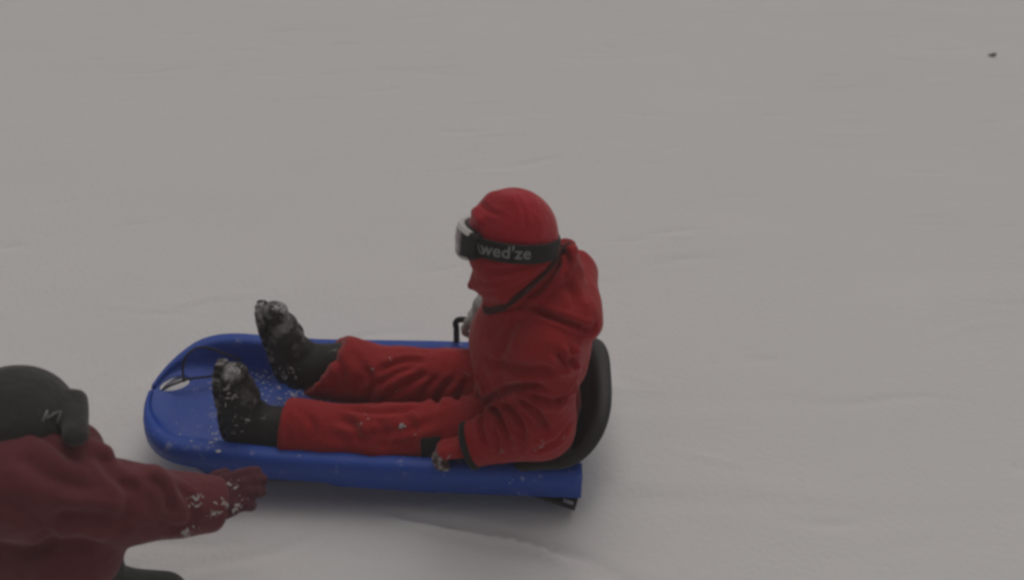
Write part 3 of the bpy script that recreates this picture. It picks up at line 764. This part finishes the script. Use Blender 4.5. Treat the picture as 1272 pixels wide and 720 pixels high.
# goggles
def gpt(an, u, off=0.0, a_=.091, b_=.084):               # an = 0 at the face (-x), + towards the camera side; u along strap normal
    base = Vector((-math.cos(an) * (a_ + off), -math.sin(an) * (b_ + off), 0))
    # put on strap plane
    z = -(sn_.x * base.x + sn_.y * base.y) / sn_.z
    return spt + Vector((base.x, base.y, z)) + sn_ * u
def band(a0, a1, n_, uw, prof, closed=False):
    """prof: list of (u fraction, offset)"""
    V, F = [], []
    for i in range(n_):
        an = a0 + (a1 - a0) * i / (n_ if closed else n_ - 1); w = uw(an)
        for uf, of in prof: V.append(gpt(an, uf * w[0] + w[1], of + w[2]))
    m = len(prof)
    for i in range(n_ if closed else n_ - 1):
        for k in range(m): F.append((i * m + k, i * m + (k + 1) % m, ((i + 1) % n_) * m + (k + 1) % m, ((i + 1) % n_) * m + k))
    if not closed: F.append(tuple(range(m))[::-1]); F.append(tuple(range((n_ - 1) * m, n_ * m)))
    return V, F
A0 = R(48)
def fw(an):                                               # frame half height, centre shift, offset
    c = max(0, math.cos(an * 90 / 50))
    return (.0185 + .013 * c ** .5, -.004 - .002 * c, .000 + .002 * c ** .6)
VV, FF = band(-R(56), R(48), 49, fw, [(-1, -.010), (1, -.010), (1, .008), (.80, .012), (.5, .013), (-.5, .013), (-.80, .012), (-1, .008)])
gog = link('goggles', mesh_from(VV, FF, smooth=False), child, (M_BLK,))
VV, FF = band(-R(46), R(25), 41, fw, [(-.74, .006), (.74, .006), (.70, .015), (0, .017), (-.70, .015)])
link('lens', mesh_from(VV, FF), gog, (M_LENS,))
for sg in (1, -1):                                        # pale outer edging, above and below the lens
    VV, FF = band(-R(48), R(38), 41, lambda an: (fw(an)[0], fw(an)[1], fw(an)[2]), [(sg * .98, .000), (sg * 1.04, .002), (sg * 1.04, .010), (sg * .80, .0145), (sg * .80, .011)] if sg > 0 else
                  [(-.80, .011), (-.80, .0145), (-1.04, .010), (-1.04, .002), (-.98, .000)])
    link('edging', mesh_from(VV, FF, smooth=False), gog, (M_PALE,))
hsw = .018
VV, FF = band(R(47), R(305), 80, lambda an: (hsw, -.004 + .002 * math.cos(an), 0), [(-1, -.004), (1, -.004), (1.0, .0015), (.8, .0025), (-.8, .0025), (-1.0, .0015)])
link('strap', mesh_from(VV, FF), gog, (M_BLKC,))
# strap lettering
tc_ = bpy.data.curves.new('txt', 'FONT'); tc_.body = "wed'ze"; tc_.size = 1; tc_.extrude = .02; tc_.resolution_u = 4; tc_.offset = .012; tc_.space_character = 1.04
to = bpy.data.objects.new('txt', tc_); C.objects.link(to); bpy.context.view_layer.update()
tm = bpy.data.meshes.new_from_object(to.evaluated_get(bpy.context.evaluated_depsgraph_get())); bpy.data.objects.remove(to)
bm = bmesh.new(); bm.from_mesh(tm); bmesh.ops.triangulate(bm, faces=bm.faces)
bmesh.ops.subdivide_edges(bm, edges=[e for e in bm.edges if e.calc_length() > .15], cuts=3)
co_ = [v.co for v in bm.verts]; x0, x1 = min(c.x for c in co_), max(c.x for c in co_); TW = .082
for v in bm.verts:
    u = (v.co.x - x0) / (x1 - x0); yy = v.co.y * TW / (x1 - x0)
    an = R(52) + (R(112) - R(52)) * u
    v.co = gpt(an, -.0115 + yy * 1.15, .0030 + (v.co.z + .02) * .02)
lm = bpy.data.meshes.new('lettering'); bm.to_mesh(lm); bm.free()
link('lettering', lm, gog, (M_PRINT,))
# the long first stroke of the mark
st = [gpt(R(q), u, .004) for q, u in ((47, .007), (48.5, .002), (50, -.006), (52.5, -.0105), (56, -.0112))]
VV, FF = tube(catmull(st, 5), .0011, 6); link('lettering_stroke', mesh_from(VV, FF), gog, (M_PRINT,))

# gloves
o, V, F = glove_mesh('glove', hn, child, (M_RED, M_GLV)); o['label'] = 'red and grey patterned glove resting on the near rim'
flecks(V, F, [(560, 568, .002, 4)], 'snow_flecks', o, jit=3)
o, V, F = glove_mesh('glove', hf, child, (M_GLVP, M_GLVP)); o['label'] = 'pale grey glove holding the far brake lever'

# boots
def boot(heel, toe, ank, side, parent, seed):
    heel, toe, ank = Vector(heel), Vector(toe), Vector(ank)
    lo = np.minimum(np.minimum(heel, toe), ank) - .09; hi = np.maximum(np.maximum(heel, toe), ank) + .09
    g = G(lo, hi, .0036)
    fd = (toe - heel).normalized(); fs = fd.cross((ank - heel).normalized()).normalized(); dn_ = fs.cross(fd)   # dn_ points from sole towards ankle or away
    if dn_.dot(ank - heel) < 0: dn_ = -dn_
    shaft = g.cone(ank + (ank - heel).normalized() * .03, heel + dn_ * .012, .050, .044)
    foot = g.cone(heel + fd * -.005 - dn_ * .002, heel + fd * .09 - dn_ * .004, .042, .037); foot = smin(foot, g.cone(heel + fd * .08 - dn_ * .006, toe + fd * .006 - dn_ * .010, .037, .031), .03)
    inst = g.cone(heel + fd * .025 + dn_ * .004, heel + fd * .00 + dn_ * .035, .034, .040)
    f = smin(smin(shaft, foot, .03), inst, .03)
    f = smax(f, -g.plane(heel - dn_ * .030, dn_), .008)
    # lacing ridges over the instep, seam at the toe cap
    f = f + .0016 * g.noise(75, seed) + .0018 * np.sin(((g.X - heel.x) * fd.x + (g.Y - heel.y) * fd.y + (g.Z - heel.z) * fd.z) * 190) * np.exp(-((foot + .0) / .03) ** 2)
    V, F = g.mesh(f)
    b = link('boot', mesh_from(V, F), parent, (M_BOOT,))
    # lugged sole
    out = []
    L = (toe - heel).length
    for k in range(40):
        an = 2 * math.pi * k / 40; u = math.cos(an); v = math.sin(an)
        l = (L + .078) / 2 * math.copysign(abs(u) ** .85, u); wd = (.040 + .004 * u - .006 * math.exp(-(u / .3) ** 2)) * math.copysign(abs(v) ** .8, v)
        out.append(heel + fd * (L / 2 + l) + fs * wd)
    SV, SF = [], []; m = 40
    for lay, inset in ((.026, .002), (.030, 0), (.038, 0), (.042, .002)):
        c0 = heel + fd * (L / 2)
        for k, p in enumerate(out):
            lug = .0022 * (1 if (k // 1) % 2 else -1) if lay >= .030 else 0
            SV.append(p - dn_ * (lay + .5 * abs(lug)) + (p - c0).normalized() * (lug - inset))
    for q in range(3):
        for k in range(m): SF.append((q * m + k, q * m + (k + 1) % m, (q + 1) * m + (k + 1) % m, (q + 1) * m + k))
    SF.append(tuple(range(m))[::-1]); SF.append(tuple(range(3 * m, 4 * m)))
    link('sole', mesh_from(SV, SF, smooth=False), b, (M_SOLE,))
    return b, V, F
b1, V, F = boot(n_heel, n_toe, nh['ank'], -1, child, 41); b1['label'] = 'black boot nearer the camera, snow on its toe'
flecks(V, F, [(292, 458, .0032, 26), (285, 468, .005, 8), (280, 484, .005, 6), (289, 494, .006, 7), (290, 510, .003, 3), (297, 523, .004, 3), (303, 534, .004, 3), (289, 538, .003, 3), (273, 500, .005, 6)], 'snow_flecks', b1, jit=4)
b2, V, F = boot(f_heel, f_toe, fh['ank'], 1, child, 43); b2['label'] = 'black boot farther from the camera, toes up'
flecks(V, F, [(346, 381, .005, 12), (352, 387, .005, 6), (350, 455, .003, 3), (356, 464, .006, 7), (364, 462, .005, 3)], 'snow_flecks', b2, jit=4)

# loose snow lying in the sled
def hull_flecks(spots, name, label):
    VV, FF = [], []
    for px, py, r, cnt, jx, jy in spots:
        for _ in range(cnt):
            h = hull_bvh.ray_cast(CAM, ray(px + random.gauss(0, jx), py + random.gauss(0, jy)).normalized())
            if h[0] is None: continue
            bm = bmesh.new(); bmesh.ops.create_icosphere(bm, subdivisions=1, radius=r * random.uniform(.4, 1.2)); b0 = len(VV)
            sx, sy = random.uniform(.7, 2.2), random.uniform(.6, 1.1)
            for v in bm.verts: VV.append(h[0] + Vector((v.co.x * sx, v.co.y * sy, v.co.z * .5)) * random.uniform(.85, 1.1))
            for f in bm.faces: FF.append([b0 + v.index for v in f.verts])
            bm.free()
    o = link(name, mesh_from(VV, FF), None, (M_CRUMB,)); tag(o, label, 'snow', kind='stuff'); return o
hull_flecks([(330, 480, .003, 26, 14, 7), (370, 488, .003, 24, 16, 3), (350, 500, .003, 14, 16, 5), (335, 506, .003, 8, 10, 4), (400, 494, .0025, 10, 12, 3), (266, 500, .003, 16, 3, 22), (268, 545, .003, 12, 5, 6),
             (245, 535, .002, 10, 12, 6), (320, 465, .002, 8, 8, 6), (370, 566, .002, 3, 3, 1), (636, 596, .002, 2, 2, 2)],
            'snow_crumbs', 'loose white snow crumbs scattered on the blue sled floor around the boots')
# packed snow showing in the nose slot
pcn = SM @ Vector((hc.x, hc.y, 0)); g = G(Vector((pcn.x - .05, pcn.y - .06, .06)), Vector((pcn.x + .05, pcn.y + .06, .12)), .003)
pcn = SM @ Vector((hc.x, hc.y, 0)); f = g.ell((pcn.x, pcn.y, .084), (.036, .050, .020)) + .0045 * g.noise(85, 3) + .002 * g.noise(210, 8)
V, F = g.mesh(f); o = link('packed_snow', mesh_from(V, F), None, (M_CRUMB,)); tag(o, 'lump of packed snow filling the oval slot in the sled nose', 'snow')

# ================================================================== CHILD CROUCHING AT THE LEFT EDGE
YL = -1.0
hc2 = at(20, 524, y=-.965)
shl = at(28, 603, y=-1.06); ell_ = at(150, 625, y=-1.02); wrl = at(262, 625, y=-.955)
shl_f = Vector((shl.x - .08, -.90, shl.z - .03)); ell_f = Vector((-.92, -.87, .22)); wr_lf = Vector((-.86, -.93, .13))
pel = Vector((-1.08, -.98, .20)); chest = Vector((-.93, -.96, .34))
neck = hc2 + Vector((-.06, 0, -.075))
kn_n, kn_f = Vector((-.80, -1.045, .255)), Vector((-.90, -.90, .24))
an_n, an_f = Vector((-.86, -1.045, .07)), Vector((-.98, -.90, .07))
to_n, to_f = at(202, 739, z=.045), Vector((-.86, -.90, .035))
an_n = to_n + Vector((-.112, -.01, .035)); kn_n = an_n + Vector((-.01, .015, .15))
dl_ = (at(305, 603, y=-.93) - wrl).normalized(); hl = hand(wrl - dl_ * .028, dl_, (-.1, .2, -1), size=.132, fcurl=[(6, 12, 10), (8, 16, 14), (14, 24, 20), (22, 36, 30)], spread=-1, thumb_side=1, fat=1.5)
hlf = hand(wr_lf, (.6, 0, -.7), (-.5, 0, -.5), size=.12, curl=(15, 25, 20), thumb_side=1, fat=1.0)
g = G((-1.25, -1.26, .0), (-.42, -.76, .66), .0065)
prims = [(pel, chest, .085, .08, dict(sc=(1, 1.25, 1))), (chest, neck, .07, .04), (neck, hc2, .04, .04), (shl, shl_f, .042, .042), (shl, ell_, .036, .03), (ell_, wrl, .029, .021),
         (shl_f, ell_f, .036, .03), (ell_f, wr_lf, .029, .021), (pel, kn_n, .06, .045), (kn_n, an_n, .042, .03), (an_n - Vector((0, 0, .03)), to_n - Vector((.02, 0, .008)), .018, .014), (pel, kn_f, .06, .045), (kn_f, an_f, .042, .03), (an_f - Vector((0, 0, .03)), to_f - Vector((.02, 0, 0)), .018, .014)]
fc = Vector((.70, .30, -.60)).normalized()
V, F = g.mesh(build_body(g, prims, (hl, hlf), hc2, (.072, .066, .076), fc))
kid = link('person', mesh_from(V, F), None, (M_SKIN,), loc=(-.9, -.97, 0))
tag(kid, 'person in dull red jacket and charcoal hat crouching at left, one arm stretched out', 'person')

# trousers
g = G((-1.25, -1.28, .0), (-.60, -.76, .40), .005)
f = g.cone(pel, kn_n, .10, .068); f = smin(f, g.cone(pel, kn_f, .10, .068), .03)
f = smin(f, g.cone(kn_n, an_n, .066, .058), .02); f = smin(f, g.cone(kn_f, an_f, .066, .055), .02)
f = smax(f, -g.plane((0, 0, .055), (0, 0, 1)), .008) + .003 * g.noise(45, 51)
V, F = g.mesh(f)
V = fold(V, F, [([(150, 672), (146, 690), (150, 708)], .005, .008)])
link('trousers', mesh_from(V, F), kid, (M_DKTR,))
# boots
def low_boot(an, toe, seed):
    lo = np.minimum(an, toe) - .08; hi = np.maximum(an, toe) + .08; g = G(lo, hi, .004)
    d = (toe - an); d.z = 0; d.normalize(); heel = Vector((an.x, an.y, .045)) - d * .03
    f = g.cone(heel, Vector((toe.x, toe.y, .045)), .045, .040); f = smin(f, g.cone(an + Vector((0, 0, .06)), heel + d * .03, .048, .045), .03); f = smin(f, g.cone(an, toe, .045, .036), .03)
    f = smax(f, -g.plane((0, 0, .016), (0, 0, 1)), .008) + .001 * g.noise(80, seed)
    V, F = g.mesh(f); b = link('boot', mesh_from(V, F), kid, (M_DKTR,))
    SV, SF = [], []; c0 = (heel + toe) / 2; L = (toe - heel).length / 2 + .046; fs = Vector((-d.y, d.x, 0))
    for z_ in (.0, .020):
        for k in range(32):
            a_ = 2 * math.pi * k / 32; SV.append(Vector((c0.x, c0.y, z_)) + d * math.cos(a_) * L + fs * math.copysign(abs(math.sin(a_)) ** .8, math.sin(a_)) * .046)
    for k in range(32): SF.append((k, (k + 1) % 32, 32 + (k + 1) % 32, 32 + k))
    SF += [tuple(range(32))[::-1], tuple(range(32, 64))]; link('sole', mesh_from(SV, SF), b, (M_SOLE,))
low_boot(an_n, to_n, 61); low_boot(an_f, to_f, 62)
# jacket
g = G((-1.32, -1.30, .08), (-.46, -.74, .60), .005)
f = g.cone(pel + Vector((.0, 0, .02)), chest, .125, .125, sc=(1, 1.15, 1)); f = smin(f, g.cone(chest, neck, .11, .078), .04)
f = smin(f, g.cone(shl + Vector((-.01, .03, 0)), shl_f, .080, .075), .05)
f = smin(f, g.cone(pel + Vector((.06, -.03, .02)), at(88, 685, y=-1.07), .10, .085), .05)
dwl = (wrl - ell_).normalized()
sl_ = smin(g.cone(shl, ell_, .088, .068), g.cone(ell_, wrl, .066, .054), .03); sl_ = smin(sl_, g.cone(at(190, 594, y=-1.0), at(200, 602, y=-1.0), .022, .020), .03)
sl_ = smax(sl_, g.plane(wrl + dwl * .018, dwl), .008); f = smin(f, sl_, .03)
sl2 = smin(g.cone(shl_f, ell_f, .070, .060), g.cone(ell_f, wr_lf, .058, .048), .03); f = smin(f, sl2, .02)
f = smin(f, g.cone(neck, at(92, 560, y=-.97), .07, .050), .02); f = smin(f, g.cone(at(95, 553, y=-.99), at(128, 562, y=-.99), .018, .016), .02)
f = smax(f, -g.cone(hc2, hc2 + Vector((-.02, 0, -.02)), .088, .080), .006)
f = smax(f, -g.cone(wrl + dwl * .04, wrl - dwl * .0, .044, .040), .004)
f = f + .0042 * g.noise(26, 71) + .0015 * g.noise(80, 72)
V, F = g.mesh(f)
V = fold(V, F, [([(20, 560), (60, 590), (120, 610)], .006, .012), ([(60, 640), (110, 640), (150, 650)], .009, .012), ([(150, 590), (160, 620), (150, 660)], .006, .010),
                ([(30, 680), (80, 670), (130, 680)], .007, .012), ([(180, 590), (205, 610), (210, 640)], .006, .009), ([(215, 600), (235, 620), (240, 650)], .005, .008), ([(0, 620), (40, 640), (70, 680)], .006, .012),
                ([(120, 560), (140, 590), (180, 612)], .005, .010), ([(190, 645), (215, 655), (240, 650)], .005, .008), ([(20, 530), (60, 545), (95, 575)], .005, .009), ([(165, 640), (180, 655), (200, 665)], .004, .007)])
jk = link('jacket', mesh_from(V, F), kid, (M_REDP,))
flecks(V, F, [(240, 622, .0035, 10), (250, 617, .003, 8), (268, 635, .003, 12), (262, 638, .003, 6), (232, 662, .0045, 14), (225, 668, .003, 6), (285, 628, .003, 10), (276, 622, .003, 6), (240, 660, .003, 8)], 'snow_flecks', jk, jit=4, flat=.35)
o, V, F = glove_mesh('glove', hl, kid, (M_DKRED,)); o['label'] = 'dark red glove at the end of the stretched arm'
flecks(V, F, [(283, 600, .003, 8), (293, 603, .003, 6), (296, 628, .004, 12), (292, 634, .003, 6), (300, 620, .002, 4)], 'snow_flecks', o, jit=3, flat=.35)
o, V, F = glove_mesh('glove', hlf, kid, (M_DKRED,)); o['label'] = 'dark red glove of the hidden arm'
# hat with turned-up band
g = G(hc2 - Vector((.16, .14, .14)), hc2 + Vector((.15, .14, .15)), .004)
up2 = Vector((-.55, -.10, .80)).normalized(); fr = Vector((.80, 0, .60)).normalized()     # crown axis tilts back because the face looks down
f = g.ell(hc2, (.097, .094, .097)); f = smin(f, g.cone(hc2 + up2 * .05, hc2 + up2 * .082 - fr * .01, .05, .022), .03)
f = smin(f, smin(g.cone(at(90, 497, y=-.93), at(92, 540, y=-1.01), .018, .018), g.cone(at(99, 495, y=-.93), at(101, 538, y=-1.01), .0085, .0085), .02), .008)   # short soft peak
f = smax(f, -g.plane(hc2 + Vector((.0, 0, -.062)), (-.15, 0, 1)), .006)
f = f + .0028 * g.noise(48, 81)
V, F = g.mesh(f); hat2 = link('hat', mesh_from(V, F), kid, (M_GRYC,)); h2 = bvh_of(V, F)
# small pale zigzag mark on the band
mk = []
for px, py in ((53, 523), (59, 509), (58, 519), (68, 513), (75, 510), (71, 525)):
    h = h2.ray_cast(CAM, ray(px, py).normalized()); mk.append(h[0] + (CAM - h[0]).normalized() * .001 if h[0] is not None else at(px, py, y=-1.03))
VV, FF = tube(mk, .0020, 6, up=(.3, -.9, .4)); link('emblem', mesh_from(VV, FF), hat2, (M_PRINT,))

# ================================================================== a bit of dirt on the far snow
p = at(1232, 70, z=0); bm = bmesh.new(); bmesh.ops.create_icosphere(bm, subdivisions=2, radius=.014)
z0 = float(snow_height(np.array([p.x]), np.array([p.y]))[0])
for v in bm.verts:
    v.co = Vector((v.co.x * 1.25 * (1 + .3 * math.sin(v.co.y * 200)), v.co.y * .8, v.co.z * .6 * (1 + .3 * math.sin(v.co.x * 150)) + .003 + .35 * v.co.x)) + Vector((p.x, p.y, z0))
me = bpy.data.meshes.new('pebble'); bm.to_mesh(me); bm.free()
me.polygons.foreach_set('use_smooth', [True] * len(me.polygons))
tag(link('pebble', me, None, (M_STONE,), loc=p), 'tiny dark pebble lying alone on the snow, upper right', 'pebble')
